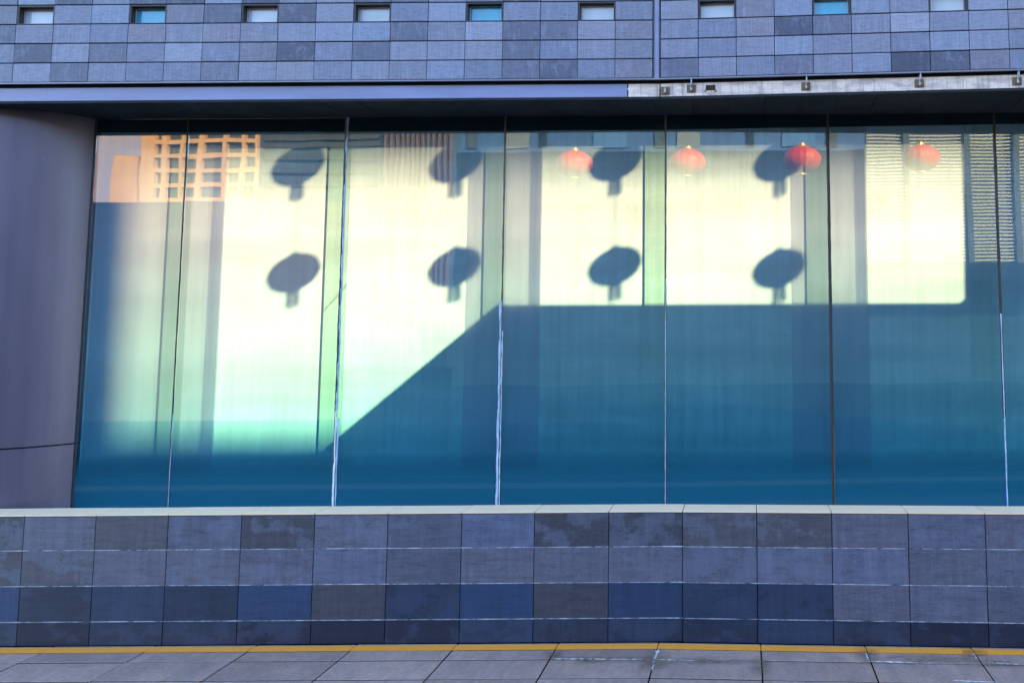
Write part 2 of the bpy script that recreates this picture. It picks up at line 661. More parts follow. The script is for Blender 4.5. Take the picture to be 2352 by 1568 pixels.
M['render'] = plain('pale_render', (0.34, 0.33, 0.32), 0.85, var=0.15, scale=0.6)
M['asphalt'] = plain('dark_ground', (0.010, 0.021, 0.034), 0.95, spec=0.0, var=0.3, scale=0.5)
M['red'] = None

# ------------------------------------------------------------------ ground
gm = MB()
gm.v = [(-600, -900, -0.05), (600, -900, -0.05), (600, 900, -0.05), (-600, 900, -0.05)]
gm.f = [(0, 1, 2, 3)]
g = gm.build('ground', M['asphalt'])
tag(g, None, None, kind='structure')

# pavement of slabs in front of the plinth
pave = empty('pavement', (0, 6, 0))
tag(pave, None, None, kind='structure')
bed = MB().box(-14, 14, 3.2, YW + 0.02, -0.045, -0.006).build('joint_bed', M['joint_dark'])
bed.parent = pave
bed.matrix_parent_inverse = Matrix.Translation((0, -6, 0))
rows_px = [1476, 1514, 1558]
ys = [YW, onground(1100, 1514).y, onground(1100, 1558).y]
while len(ys) < 9:
    ys.append(ys[-1] - (ys[1] - ys[2]))
xj = [onground(x, 1476).x for x in (598, 1053, 1283.7, 1513, 1747, 1984, 2222)]
step = (xj[-1] - xj[1]) / 5
XS = [xj[0] - step * k for k in range(6, 0, -1)] + [xj[0], (xj[0] + xj[1]) / 2] + xj[1:] + [xj[-1] + step * k for k in range(1, 5)]
slab_meshes = [slab_mesh('paving_slab', 1, 1, 0.05, 0.004, 0, i) for i in range(1)]


def slab_obj(x0, x1, y0, y1):
    """a paving slab top at z=0 built in place (bent with the facade)"""
    g_ = 0.006
    dz = random.uniform(-0.002, 0.002)
    a, b, c, d = x0 + g_, x1 - g_, y0 + 0.011, y1 - 0.011
    vv, ff = [], []
    e = 0.002
    top = [(a + e, c + e), (b - e, c + e), (b - e, d - e), (a + e, d - e)]
    mid = [(a, c), (b, c), (b, d), (a, d)]
    cx, cy = (a + b) / 2, (c + d) / 2
    o0 = Vector(sh((cx, cy, 0)))
    for (lst, z) in ((top, dz), (mid, dz - e), (mid, -0.04)):
        for (x, y) in lst:
            vv.append(Vector(sh((x, y, z))) - o0)
    ff.append((0, 1, 2, 3))
    for k in range(2):
        for i in range(4):
            j = (i + 1) % 4
            ff.append((k * 4 + i, k * 4 + 4 + i, k * 4 + 4 + j, k * 4 + j))
    o = link('paving_slab', mesh('paving_slab', vv, ff), M['slab'])
    o.parent = pave
    o.location = o0 - Vector((0, 6, 0))
    return o


for k in range(len(ys) - 1):
    for i in range(len(XS) - 1):
        slab_obj(XS[i], XS[i + 1], ys[k + 1], ys[k])


def put(o, parent):
    """parent without moving"""
    o.parent = parent
    o.matrix_parent_inverse = Matrix.Translation(parent.location).inverted()
    return o


# painted line
ya, yb = onground(1100, 1481.5).y, onground(1100, 1493).y
for i in range(len(XS) - 1):
    o = MB().box(XS[i] + 0.003, XS[i + 1] - 0.003, yb, ya, 0.0035, 0.0052).build('painted_line', M['yellow'])
    put(o, pave)


def crust(pts, w0, name, mat, z=0.0045, seg=0.02, seed=1, parent=pave):
    """ragged strip along a polyline on the ground (facade coordinates)"""
    rnd = random.Random(seed)
    vv, ff = [], []
    for (a, b) in zip(pts[:-1], pts[1:]):
        a, b = Vector(a), Vector(b)
        d = b - a
        n = max(2, int(d.length / seg))
        nrm = Vector((-d.y, d.x, 0)).normalized()
        base = len(vv)
        for i in range(n + 1):
            p = a + d * i / n
            w = w0 * rnd.choice((0.15, 0.5, 0.8, 1.0, 1.6)) * (0.3 + 0.7 * math.sin(math.pi * min(1, max(0, i / n)) ** 0.7))
            s = rnd.uniform(-0.4, 0.4) * w0
            vv.append(sh(p + nrm * (s + w) + Vector((0, 0, z))))
            vv.append(sh(p + nrm * (s - w) + Vector((0, 0, z))))
        for i in range(n):
            k = base + 2 * i
            ff.append((k, k + 1, k + 3, k + 2))
    o = link(name, mesh(name, vv, ff), mat)
    return put(o, parent)


def damp_mat():
    m, t, out = newmat('damp_stain')
    tp = t.nodes.new('ShaderNodeBsdfTransparent')
    di = N(t, 'ShaderNodeBsdfPrincipled')
    di.inputs['Base Color'].default_value = (0.20, 0.155, 0.10, 1)
    di.inputs['Roughness'].default_value = 0.35
    tc = t.nodes.new('ShaderNodeTexCoord')
    n = noise(t, coords(t, (3, 6, 1), False), 1.2, 6, 0.7, 0.8)
    mp = t.nodes.new('ShaderNodeTexGradient')
    mp.gradient_type = 'SPHERICAL'
    mm = t.nodes.new('ShaderNodeMapping')
    mm.inputs['Location'].default_value = (-1, -1, 0)
    mm.inputs['Scale'].default_value = (2, 2, 0)
    t.links.new(tc.outputs['Generated'], mm.inputs[0])
    t.links.new(mm.outputs[0], mp.inputs[0])
    mu = N(t, 'ShaderNodeMath', operation='MULTIPLY')
    t.links.new(ramp(t, n, [(0.35, (0, 0, 0)), (0.7, (1, 1, 1))]), mu.inputs[0])
    t.links.new(mp.outputs[0], mu.inputs[1])
    mx = t.nodes.new('ShaderNodeMixShader')
    t.links.new(mu.outputs[0], mx.inputs[0])
    t.links.new(tp.outputs[0], mx.inputs[1])
    t.links.new(di.outputs[0], mx.inputs[2])
    t.links.new(mx.outputs[0], out.inputs[0])
    return m


M['damp'] = damp_mat()


def gpt(px, py):
    return onground(px, py)


crust([gpt(1268, 1513), gpt(1500, 1515)], 0.012, 'lime_crust', M['lime'], seed=3)
crust([gpt(1500, 1515), gpt(1625, 1517)], 0.010, 'lime_crust', M['lime'], seed=4)
crust([gpt(1512, 1492), gpt(1503, 1515), gpt(1497, 1540)], 0.012, 'lime_crust', M['lime'], seed=5)
crust([gpt(1995, 1519), gpt(2150, 1524)], 0.010, 'lime_crust', M['lime'], seed=6)
crust([gpt(1986, 1490), gpt(1996, 1516)], 0.010, 'lime_crust', M['lime'], seed=7)
crust([gpt(2228, 1494), gpt(2244, 1512)], 0.012, 'lime_crust', M['lime'], seed=8)
crust([gpt(2260, 1522), gpt(2352, 1526)], 0.010, 'lime_crust', M['lime'], seed=9)
crust([gpt(2190, 1563), gpt(2290, 1567)], 0.010, 'lime_crust', M['lime'], seed=10)
for (cx_, cy_, rx, ry) in ((1390, 1516, 150, 10), (1505, 1520, 40, 30), (1630, 1518, 120, 12), (1745, 1530, 30, 25), (1990, 1505, 30, 22), (2110, 1515, 120, 14), (2240, 1510, 30, 25), (1270, 1505, 25, 14), (2300, 1525, 60, 10)):
    a, b, c, d = gpt(cx_ - rx, cy_ + ry), gpt(cx_ + rx, cy_ + ry), gpt(cx_ + rx, cy_ - ry), gpt(cx_ - rx, cy_ - ry)
    o = link('damp_stain', mesh('damp_stain', [sh(v + Vector((0, 0, 0.0062 if cy_ - ry > 1497 else 0.0078))) for v in (a, b, c, d)], [(0, 1, 2, 3)]), M['damp'])
    put(o, pave)

# ------------------------------------------------------------------ plinth wall
plinth = empty('plinth_wall', (0, YW, 0))
tag(plinth, 'low wall clad in dark slate tiles with a pale coping', 'wall')
zc = at(1500, 1176.5, YW).z                 # underside of coping
XPL = [at(x, 1300, YW).x for x in (49.7, 214.6, 381.5, 550.6, 719, 888, 1058.4, 1226.3, 1397.5, 1567.8, 1739.2, 1912, 2087.8, 2266)]
pw = (XPL[8] - XPL[0]) / 8
XPL = [XPL[0] - pw * k for k in range(4, 0, -1)] + XPL + [XPL[-1] + pw * 1.02 * k for k in range(1, 5)]
zrow = [zc, at(1500, 1254, YW).z, at(1500, 1336, YW).z, at(1500, 1418, YW).z, 0.0]
o = MB().box(XPL[0], XPL[-1], YW + 0.022, YW + 0.30, 0.0, zc).build('wall_core', M['core'])
put(o, plinth)
tm_cache = {}


def tile_obj(name, x0, x1, z0, z1, depth, gap, bev, mat, parent, yfront, proud=0.0015, tilt=0.0, gapz=None):
    h = z1 - z0 - (gapz or gap)
    key = (name, mat.name, round(h, 3))
    if key not in tm_cache:
        me = slab_mesh(name, 1.0, depth, h, bev, 0.0, 0)
        me.materials.append(mat)
        tm_cache[key] = me
    o = bpy.data.objects.new(name, tm_cache[key])
    col.objects.link(o)
    o.parent = parent
    xm = (x0 + x1) / 2
    p = Vector(sh((xm, yfront + random.uniform(-proud, proud), (z0 + z1) / 2)))
    o.location = p - parent.location
    o.scale = (x1 - x0 - gap, 1, 1)
    a = -math.atan(BEND_T) if xm > XB else 0.0
    o.rotation_euler = (random.uniform(-tilt, tilt), 0, a + random.uniform(-tilt, tilt))
    return o


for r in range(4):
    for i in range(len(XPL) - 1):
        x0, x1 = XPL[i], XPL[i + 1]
        tile_obj('stone_tile', x0, x1, zrow[r + 1], zrow[r], 0.03, 0.005, 0.003, M['tile_low'] if r < 2 or (r == 2 and random.random() < 0.3) else M['tile_darkened'], plinth, YW - 0.003, 0.0012, 0.0025)


def mortar_mat():
    m, t, out = newmat('pale_mortar_bead')
    n = noise(t, coords(t, (1, 1, 1), False), 9, 6, 0.75)
    c = ramp(t, n, [(0.38, (0.05, 0.055, 0.08)), (0.55, (0.5, 0.52, 0.58)), (0.7, (0.85, 0.86, 0.9))])
    principled(t, out, c, 0.8)
    return m


M['mortar'] = mortar_mat()
for r in range(1, 4):
    o = MB().box(XPL[0], XPL[-1], YW - 0.0025, YW + 0.02, zrow[r] - 0.0022, zrow[r] + 0.0022).build('mortar_joint', M['mortar'])
    put(o, plinth)
# coping stones: top follows the picture's rear edge
yc1 = YW + 0.27
for i in range(len(XPL) - 1):
    o = MB().box(XPL[i] + 0.003, XPL[i + 1] - 0.003, YW - 0.004, yc1, zc + 0.003, zc + 0.014 + random.uniform(-0.001, 0.001)).build('coping_stone', M['coping'], bevel=0.0015)
    put(o, plinth)

# sill wall under the glass
zs = zc - 0.10
base = MB().box(-5.85, 14, yc1 + 0.004, YS + 0.3, 0.0, zs).build('sill_wall', M['concrete'])
tag(base, 'concrete upstand behind the plinth carrying the glass', 'wall')

# ------------------------------------------------------------------ upper wall
upper = empty('tiled_upper_wall', (0, YW, 4.5))
tag(upper, 'overhanging upper wall of blue grey stone tiles with a row of small windows', 'wall')
XU = [at(x, 122, YW).x for x in (33, 116.5, 201.7, 288, 375, 461, 548, 634, 720, 807, 893, 980, 1066, 1154, 1239, 1327, 1413, 1499)]
ud = (XU[-1] - XU[0]) / 17
XUL = [XU[0] - ud * k for k in range(7, 0, -1)] + [XU[0] + ud * k for k in range(18)]
xr = [at(x, 110, YW).x for x in (1517, 1603.6, 1690.5, 1778.5, 1866.8, 1955.8, 2046, 2135.5, 2226, 2318)]
rd = (xr[-1] - xr[1]) / 8
XUR = [xr[0]] + [xr[1] + rd * k for k in range(9)] + [xr[-1] + rd * k for k in range(1, 8)]
zu = [at(400, y, YW).z for y in (187.8, 142.6, 98.2, 54.3, 10.5)]
zd = (zu[4] - zu[0]) / 4
zu = [zu[0] + zd * k for k in range(9)]
WROW = 3
win_l = [i for i in range(len(XUL) - 1) if (i - 7) % 3 == 0]
win_r = [i for i in range(len(XUR) - 1) if (i - 1) % 3 == 0]
ZTOP = 8.0
core = MB()
y0, y1 = YW + 0.025, YS + 0.50
core.box(XUL[0] - 8, XUR[-1] + 10, y0 + 0.16, y1, zu[0] + 0.005, ZTOP)
core.box(XUL[0] - 8, XUR[-1] + 10, y0, y0 + 0.158, zu[0] + 0.005, zu[WROW] - 0.003)
core.box(XUL[0] - 8, XUR[-1] + 10, y0, y0 + 0.158, zu[WROW + 1] + 0.003, ZTOP)
put(core.build('wall_core', M['core']), upper)
spans = sorted([(XUL[i], XUL[i + 1]) for i in win_l] + [(XUR[i], XUR[i + 1]) for i in win_r])
cm = MB()
x = XUL[0] - 8
for (a, b) in spans:
    cm.box(x, a - 0.002, y0, y0 + 0.158, zu[WROW] - 0.003, zu[WROW + 1] + 0.003)
    x = b + 0.002
cm.box(x, XUR[-1] + 10, y0, y0 + 0.158, zu[WROW] - 0.003, zu[WROW + 1] + 0.003)
put(cm.build('wall_core', M['core']), upper)
for (xs_, wins) in ((XUL, win_l), (XUR, win_r)):
    for r in range(len(zu) - 1):
        for i in range(len(xs_) - 1):
            if r == WROW and i in wins:
                continue
            tile_obj('stone_tile', xs_[i], xs_[i + 1], zu[r], zu[r + 1], 0.03, 0.0045, 0.002, M['tile_up'], upper, YW - 0.003, 0.002, 0.004, 0.0085)
# plain wall above, out of the picture
put(MB().box(XUL[0] - 8, XUR[-1] + 10, YW, y0 - 0.002, zu[-1] + 0.003, ZTOP).build('upper_cladding', M['concrete']), upper)
put(MB().box(XUL[0] - 8, XUL[0] - 0.004, YW, y0 - 0.002, zu[0], zu[-1]).build('upper_cladding', M['concrete']), upper)
put(MB().box(XUR[-1] + 0.004, XUR[-1] + 10, YW, y0 - 0.002, zu[0], zu[-1]).build('upper_cladding', M['concrete']), upper)
# metal strip covering the movement joint
xs0, xs1 = XUL[-1] + 0.006, XUR[0] - 0.006
put(MB().box(xs0 + 0.008, xs1 - 0.008, YW + 0.004, YW + 0.02, zu[0], zu[-1]).build('joint_strip', M['fascia']), upper)
put(MB().box(xs0, xs0 + 0.006, YW - 0.002, YW + 0.02, zu[0], zu[-1]).build('joint_edge', M['seal_brown']), upper)
put(MB().box(xs1 - 0.006, xs1, YW - 0.002, YW + 0.02, zu[0], zu[-1]).build('joint_edge', M['seal_brown']), upper)
# bottom trim
put(MB().box(XUL[0] - 8, XUR[-1] + 10, YW - 0.006, YW + 0.02, zu[0] - 0.012, zu[0] - 0.001).build('bottom_trim', M['trim']), upper)
# windows
turq = {1, 4, 7}
order = spans
vis0 = [k for k, s in enumerate(order) if abs(s[0] - XUL[7]) < 0.01][0]
for k, (a, b) in enumerate(order):
    w = MB()
    za, zb = zu[WROW] + 0.002, zu[WROW + 1] - 0.002
    xa, xb = a + 0.002, b - 0.002
    w.box(xa, xa + 0.012, YW + 0.002, YW + 0.10, za, zb)
    w.box(xb - 0.012, xb, YW + 0.002, YW + 0.10, za, zb)
    w.box(xa + 0.012, xb - 0.012, YW + 0.002, YW + 0.10, zb - 0.012, zb)
    w.box(xa + 0.012, xb - 0.012, YW + 0.002, YW + 0.10, za, za + 0.006)
    wo_ = put(w.build('window', M['frame']), upper)
    pm = MB().box(xa + 0.016, xb - 0.016, YW + 0.065, YW + 0.075, za + 0.009, zb - 0.016).build('pane', M['pane_sky'] if (k - vis0) in turq else M['pane_pale'])
    pm.parent = wo_
    pm.matrix_parent_inverse = Matrix.Translation((0, 0, 0))
    bd = MB()
    bd.box(xa + 0.014, xa + 0.021, YW + 0.052, YW + 0.063, za + 0.008, zb - 0.014)
    bd.box(xb - 0.021, xb - 0.014, YW + 0.052, YW + 0.063, za + 0.008, zb - 0.014)
    bd.box(xa + 0.021, xb - 0.021, YW + 0.052, YW + 0.063, zb - 0.021, zb - 0.014)
    bo = bd.build('bead', M['frame_l'])
    bo.parent = wo_

# ------------------------------------------------------------------ beam and soffit
ZF0 = at(1400, 223, YW + 0.05).z         # beam underside
ZF1 = zu[0] - 0.016
YF = YW + 0.05
beam = empty('steel_beam', (0, YF, ZF0))
tag(beam, 'blue painted steel beam with a bare pale section under the tiled wall', 'beam')
xsplit = at(1441, 205, YF).x
put(MB().box(XUL[0] - 8, XUR[-1] + 10, YF + 0.012, YG - 0.03, ZF0 + 0.03, ZF1 + 0.01).build('beam_core', M['soffit']), beam)
put(MB().box(XUL[0] - 8, xsplit - 0.002, YF, YF + 0.01, ZF0, ZF1 - 0.018).build('painted_face', M['fascia']), beam)
# ragged edge of the bare section
vv, ff = [], []
n = 10
zt = ZF1 - 0.018
rnd = random.Random(5)
for i in range(n + 1):
    z = ZF0 + (zt - ZF0) * i / n
    vv.append(sh((xsplit + 0.002 + rnd.uniform(-0.004, 0.010), YF - 0.001, z)))
    vv.append(sh((XB, YF - 0.001, z)))
    vv.append(sh((XUR[-1] + 10, YF - 0.001, z)))
for i in range(n):
    for k in range(2):
        a = 3 * i + k
        ff.append((a, a + 1, a + 4, a + 3))
b0 = link('bare_face', mesh('bare_face', vv, ff), M['bare'])
put(b0, beam)
put(MB().box(xsplit + 0.014, XUR[-1] + 10, YF, YF + 0.01, ZF0, zt).build('face_plate', M['bare']), beam)
put(MB().box(XUL[0] - 8, XUR[-1] + 10, YF - 0.001, YF + 0.045, ZF0 - 0.022, ZF0 - 0.002).build('lower_lip', M['soffit']), beam)
xs_j = at(1516, 200, YF).x
put(MB().box(xs_j - 0.004, xs_j + 0.004, YF - 0.004, YF + 0.005, ZF0 - 0.02, ZF1 - 0.02).build('beam_joint', M['joint_dark']), beam)

# soffit panels between beam and glass
ZSF = ZF0 - 0.006
soff = empty('soffit', (0, YF, ZSF))
tag(soff, 'black stone panels lining the underside of the overhang', 'soffit')
x = -13.0
k = 0
while x < 10:
    o = MB().box(x + 0.002, x + ud - 0.002, YF + 0.048, YG + 0.02, ZSF + random.uniform(-0.003, 0.003), ZSF + 0.03).build('soffit_panel', M['soffit'])
    put(o, soff)
    x += ud
put(MB().box(-13, 10, YG + 0.022, YS + 0.50, ZSF + 0.01, ZSF + 0.06).build('inner_panel', M['soffit']), soff)

# brackets on the bare beam
for n_, (bx, by, ring) in enumerate(((1528, 208, 0), (1588, 203, 1), (1851, 198, 1), (2111, 191, 1), (2335, 186, 1))):
    c = at(bx, by, YF)
    s = 0.038
    b_ = MB()
    b_.box(c.x - s, c.x + s, YF - 0.012, YF - 0.002, c.z - s, c.z + s * 0.75)
    br = put(b_.build('bracket', M['rust'], bevel=0.002), beam)
    lug = MB().box(c.x - 0.009, c.x + 0.009, YF - 0.045, YF - 0.0125, c.z - s * 0.8, c.z + s * 0.3).build('lug', M['steel'], bevel=0.003)
    lug.parent = br
    if ring:
        pts = []
        for i in range(17):
            a = 2 * math.pi * i / 16
            pts.append(sh((c.x + 0.003, YF - 0.040 + 0.018 * math.sin(a), c.z + 0.038 + 0.040 * math.cos(a))))
        rg = MB().tube(pts, 0.006, 6).build('ring', M['steel'], smooth=True)
        rg.parent = br
c = at(1632, 202, YF)
so = put(MB().box(c.x - 0.040, c.x + 0.040, YF - 0.008, YF - 0.002, c.z - 0.022, c.z + 0.022).build('rust_socket', M['rustdark'], bevel=0.002), beam)
ft = MB()
ft.box(c.x - 0.050, c.x - 0.036, YF - 0.006, YF - 0.002, c.z - 0.034, c.z - 0.020)
ft.box(c.x + 0.036, c.x + 0.050, YF - 0.006, YF - 0.002, c.z - 0.034, c.z - 0.020)
fo = ft.build('tab', M['rust'])
fo.parent = so

# ------------------------------------------------------------------ round column
colm = empty('round_column', (-6.575, 8.094, 0))
tag(colm, 'round mauve grey metal clad column at the left end of the glass', 'column')
RC = 0.79
zseam = at(120, 1025, 7.55).z


def col_part(name, z0, z1, r, mat, a0=-175, a1=68, n=60):
    vv, ff = [], []
    for i in range(n + 1):
        a = R(a0 + (a1 - a0) * i / n)
        for z in (z0, z1):
            vv.append((r * math.sin(a), -r * math.cos(a), z))
    for i in range(n):
        k = 2 * i
        ff.append((k, k + 2, k + 3, k + 1))
    me = mesh(name, vv, ff, True)
    o = link(name, me, mat, colm)
    return o


col_part('upper_cladding', zseam + 0.006, ZSF + 0.02, RC, M['column'])
col_part('lower_cladding', 0.0, zseam - 0.006, RC, M['column'])
col_part('seam', zseam - 0.02, zseam + 0.02, RC - 0.012, M['joint_dark'])

# ------------------------------------------------------------------ glass front
glaz = empty('glazed_facade', (0, YG, zs))
tag(glaz, 'tall frameless glass front backed with white translucent film', 'glass wall')
JM = [at(x, 715, YG).x for x in (194, 410, 781.5, 1152, 1528.5, 1907.5, 2298)]
JM += [JM[-1] + 1.45, JM[-1] + 2.9, JM[-1] + 4.35]
zt_ = ZSF - 0.004
for i in range(len(JM) - 1):
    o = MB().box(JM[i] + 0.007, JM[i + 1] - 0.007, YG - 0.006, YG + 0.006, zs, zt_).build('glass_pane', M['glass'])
    me = o.data
    c0 = Vector(sh(((JM[i] + JM[i + 1]) / 2, YG, zs)))
    for v in me.vertices:
        v.co -= c0
    o.parent = glaz
    o.location = c0 - glaz.location
    # film: one sheet per pane
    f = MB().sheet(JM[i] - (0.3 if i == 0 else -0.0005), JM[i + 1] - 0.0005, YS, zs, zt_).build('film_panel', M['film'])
    put(f, glaz)
    if i > 0:
        x = JM[i]
        fin = put(MB().box(x - 0.006, x + 0.006, YS + 0.006, YS + 0.285, zs, ZSF + 0.005).build('glass_fin', M['fin']), glaz)
        ed = MB().box(x - 0.007, x + 0.007, YS + 0.286, YS + 0.297, zs, ZSF + 0.005).build('fin_edge', M['fin_edge'])
        ed.parent = fin
        ed.matrix_parent_inverse = fin.matrix_parent_inverse
        ed.matrix_parent_inverse = Matrix.Identity(4)


x = JM[2]
za_, zb2_ = at(783, 655, YS).z, at(729, 712, YS).z
for k in range(2):
    pts_ = [(x + 0.012, YS + 0.012, za_ + Q * 0.012 + 0.01 * k), (x + 0.014, YS + 0.15, (za_ + zb2_) / 2 + Q * 0.15 + (0.012 if k else -0.012)), (x + 0.012, YS + 0.295, zb2_ + Q * 0.295 - 0.02 * k)]
    put(MB().tube(pts_, 0.0022, 5).build('wire', M['fin_edge']), glaz)


def bead(x, z0, z1, w, name, mat, y, seed, amp=0.5, seg=0.03, shift=0.0, gaps=0.0):
    """ragged vertical bead"""
    rnd = random.Random(seed)
    vv, ff = [], []
    n = int((z1 - z0) / seg)
    wl = wr = w
    for i in range(n + 1):
        z = z0 + (z1 - z0) * i / n
        wl = 0.6 * wl + 0.4 * w * rnd.uniform(1 - amp, 1 + amp)
        wr = 0.6 * wr + 0.4 * w * rnd.uniform(1 - amp, 1 + amp)
        if rnd.random() < gaps:
            wl *= 0.2
        bulge = 0.004
        for (dx, dy) in ((-wl, 0), (0, -bulge), (wr, 0)):
            vv.append(sh((x + shift + dx, y + dy, z)))
    for i in range(n):
        k = 3 * i
        ff.append((k, k + 1, k + 4, k + 3))
        ff.append((k + 1, k + 2, k + 5, k + 4))
    return put(link(name, mesh(name, vv, ff), mat), glaz)


def zpx(px, py):
    return at(px, py, YG).z


zb_, ztp = zs, zt_
yb_ = YG - 0.0075
bead(JM[0] + 0.004, zb_, ztp, 0.010, 'edge_gasket', M['seal_dark'], yb_, 1, 0.3)
bead(JM[1], zb_, ztp, 0.0075, 'sealant_joint', M['seal_dark'], yb_, 2, 0.4)
bead(JM[1] + 0.006, zb_, zpx(400, 950), 0.003, 'sealant_joint', M['seal_blue'], yb_ - 0.003, 3, 0.6)
bead(JM[2] - 0.004, zb_, ztp, 0.011, 'sealant_joint', M['seal_dark'], yb_, 4, 0.5)
bead(JM[2] + 0.007, zpx(770, 940), ztp, 0.0085, 'sealant_flake', M['seal_blue'], yb_ - 0.004, 5, 0.8, gaps=0.15)
bead(JM[2] + 0.001, zb_, zpx(770, 900), 0.008, 'sealant_flake', M['seal_white'], yb_ - 0.0045, 6, 0.6, gaps=0.1)
bead(JM[2] + 0.020, zb_, zpx(770, 960), 0.007, 'sealant_flake', M['seal_blue'], yb_ - 0.001, 7, 0.6)
bead(JM[3] + 0.004, zb_, ztp, 0.008, 'sealant_joint', M['seal_brown'], yb_, 8, 0.5)
bead(JM[3] - 0.006, zb_, zpx(1150, 690), 0.011, 'sealant_flake', M['seal_blue'], yb_ - 0.003, 9, 0.7, gaps=0.05)
bead(JM[3] + 0.014, zb_, zpx(1150, 760), 0.0035, 'sealant_flake', M['seal_white'], yb_ - 0.004, 10, 0.9, gaps=0.2)
bead(JM[4], zb_, ztp, 0.008, 'sealant_joint', M['seal_brown'], yb_, 11, 0.4)
bead(JM[4] + 0.002, zb_, zpx(1530, 640), 0.003, 'sealant_flake', M['seal_blue'], yb_ - 0.004, 12, 0.6)
bead(JM[5], zb_, ztp, 0.014, 'sealant_joint', M['seal_dark'], yb_, 13, 0.2)
bead(JM[5] + 0.012, zb_, zpx(1915, 980), 0.004, 'sealant_flake', M['seal_brown'], yb_ - 0.004, 14, 0.6)
bead(JM[6], zpx(2298, 960), ztp, 0.013, 'sealant_joint', M['seal_dark'], yb_, 15, 0.3)
bead(JM[6], zb_, zpx(2298, 720), 0.006, 'sealant_flake', M['seal_blue'], yb_ - 0.004, 16, 0.4)

hp = []  # dark sheet added where the soffit's reflection darkens the glass head
for (hx, hy) in ((-300, 305), (800, 301.5), (1527, 297), (2352, 283), (3400, 266)):
    v_ = at(hx, hy, YG)
    hp.append(Vector((v_.x, YG + 0.012, v_.z)))
hp += [Vector((hp[-1].x, YG + 0.012, ZF1)), Vector((hp[0].x, YG + 0.012, ZF1))]
put(MB().prism(hp, (0, 0.018, 0)).build('soffit_reflection_panel', M['soffit']), glaz)

# cloth strips hung between glass and film at every second joint
YC = YG + 0.05
for (xa, xb) in ((215, 513), (1068, 1241), (1818, 1995)):
    if xa == 215:
        a = JM[0] + 0.02
        b = at(502, 715, YC).x
    else:
        a, b = at(xa, 715, YC).x, at(xb, 715, YC).x
    o = MB().sheet(a, b, YC, zs, zt_).build('cloth_strip', M['strip'])
    put(o, glaz)

# ------------------------------------------------------------------ courtyard behind (throws the shadows)
D_W = 3.0


def shadow_pt(px, py, d):
    return tosun(at(px, py, YS), d)


wall_b = MB()
YCW = YS + D_W
pts = []
for p in ((430, 1290), (1140, 700.5), (2203, 695.5), (2224, 680), (2219, 260), (2900, 230)):
    w_ = Vector(sh(at(*p, YS)))
    pts.append(w_ + Vector((P, 1, Q)) * (YCW - w_.y))
pts += [Vector((pts[-1].x, pts[0].y, -0.04)), Vector((pts[0].x, pts[0].y, -0.04))]
wall_b.prism(pts, (0, 0.05, 0))
cw = wall_b.build('courtyard_wall', M['concrete'])
tag(cw, 'courtyard wall with a sloping end whose shadow falls across the film', 'wall')

# steel posts close behind the film
for (xa, xb) in ((478, 511), (1213, 1240), (1962, 1989)):
    d_ = 0.30
    a, b = at(xa, 600, YS).x + P * d_, at(xb, 600, YS).x + P * d_
    o = MB().box(a + 0.03, b, YS + d_, YS + d_ + 0.03, 0.3, ZSF + 0.008).build('glass_post', M['greyfin'])
    tag(o, 'grey glass post whose shadow edges the %s cloth strip' % {478: 'left', 1213: 'middle', 1962: 'right'}[xa], 'post', 'posts behind the film')

# added unseen bridge that softens the top of the sunlit area
D_B = 48.0
pb0, pb1 = shadow_pt(-1500, 366, D_B), shadow_pt(3400, 366, D_B)
zb_b = shadow_pt(1000, 366, D_B).z
sb = MB().wbox(pb0.x, pb1.x, pb0.y, pb0.y + 0.08, zb_b, zb_b + 4).build('sun_dimming_slab', M['render'])
tag(sb, 'added unseen slab far behind, its soft shadow dimming the top of the film', 'shade_slab')
for xx in (pb0.x + 0.5, pb1.x - 2):
    put(MB().wbox(xx, xx + 1.5, pb0.y + 0.10, pb0.y + 1.6, -0.05, zb_b + 4).build('shade_slab_support', M['render']), sb)

# far blocks whose roof line gives the soft lower and left shadow edge
D_F = 27.0
pts = [shadow_pt(*p, D_F) for p in ((-700, -400), (276, -400), (276, 1003), (860, 1003))]
yy = pts[0].y
x_l, x_m, z_t, z_l, x_r = pts[0].x, pts[2].x, pts[1].z, pts[2].z, pts[3].x
tb = MB().wbox(-60, x_m, yy, yy + 9, -0.05, max(z_t, 46)).build('unseen_rear_tower', M['render'])  # unseen; widened and raised beyond its shadow to keep skylight off the film
tag(tb, 'tall plain unseen tower behind the building, its shadow darkening the left bay, widened to block skylight', 'building')
lb = MB().wbox(x_m + 0.02, x_r, yy, yy + 9, -0.05, z_l).build('rear_block', M['render'])
tag(lb, 'long low block behind the building, its roof shadow ending the sunlight', 'building')

# ------------------------------------------------------------------ lanterns
def red_mat(name, colr, transl):
    m, t, out = newmat(name)
    tr = t.nodes.new('ShaderNodeBsdfTranslucent')
    tr.inputs[0].default_value = colr + (1,)
    pb = N(t, 'ShaderNodeBsdfPrincipled')
    pb.inputs['Base Color'].default_value = colr + (1,)
    pb.inputs['Roughness'].default_value = 0.45
    mx = t.nodes.new('ShaderNodeMixShader')
    mx.inputs[0].default_value = transl
    t.links.new(pb.outputs[0], mx.inputs[1])
    t.links.new(tr.outputs[0], mx.inputs[2])
    t.links.new(mx.outputs[0], out.inputs[0])
    return m


M['red'] = red_mat('red_lantern_cloth', (0.62, 0.035, 0.03), 0.12)
M['gold'] = plain('gold_trim', (0.75, 0.45, 0.10), 0.35, 0.6)
M['cord'] = plain('dark_cord', (0.05, 0.04, 0.03), 0.8)


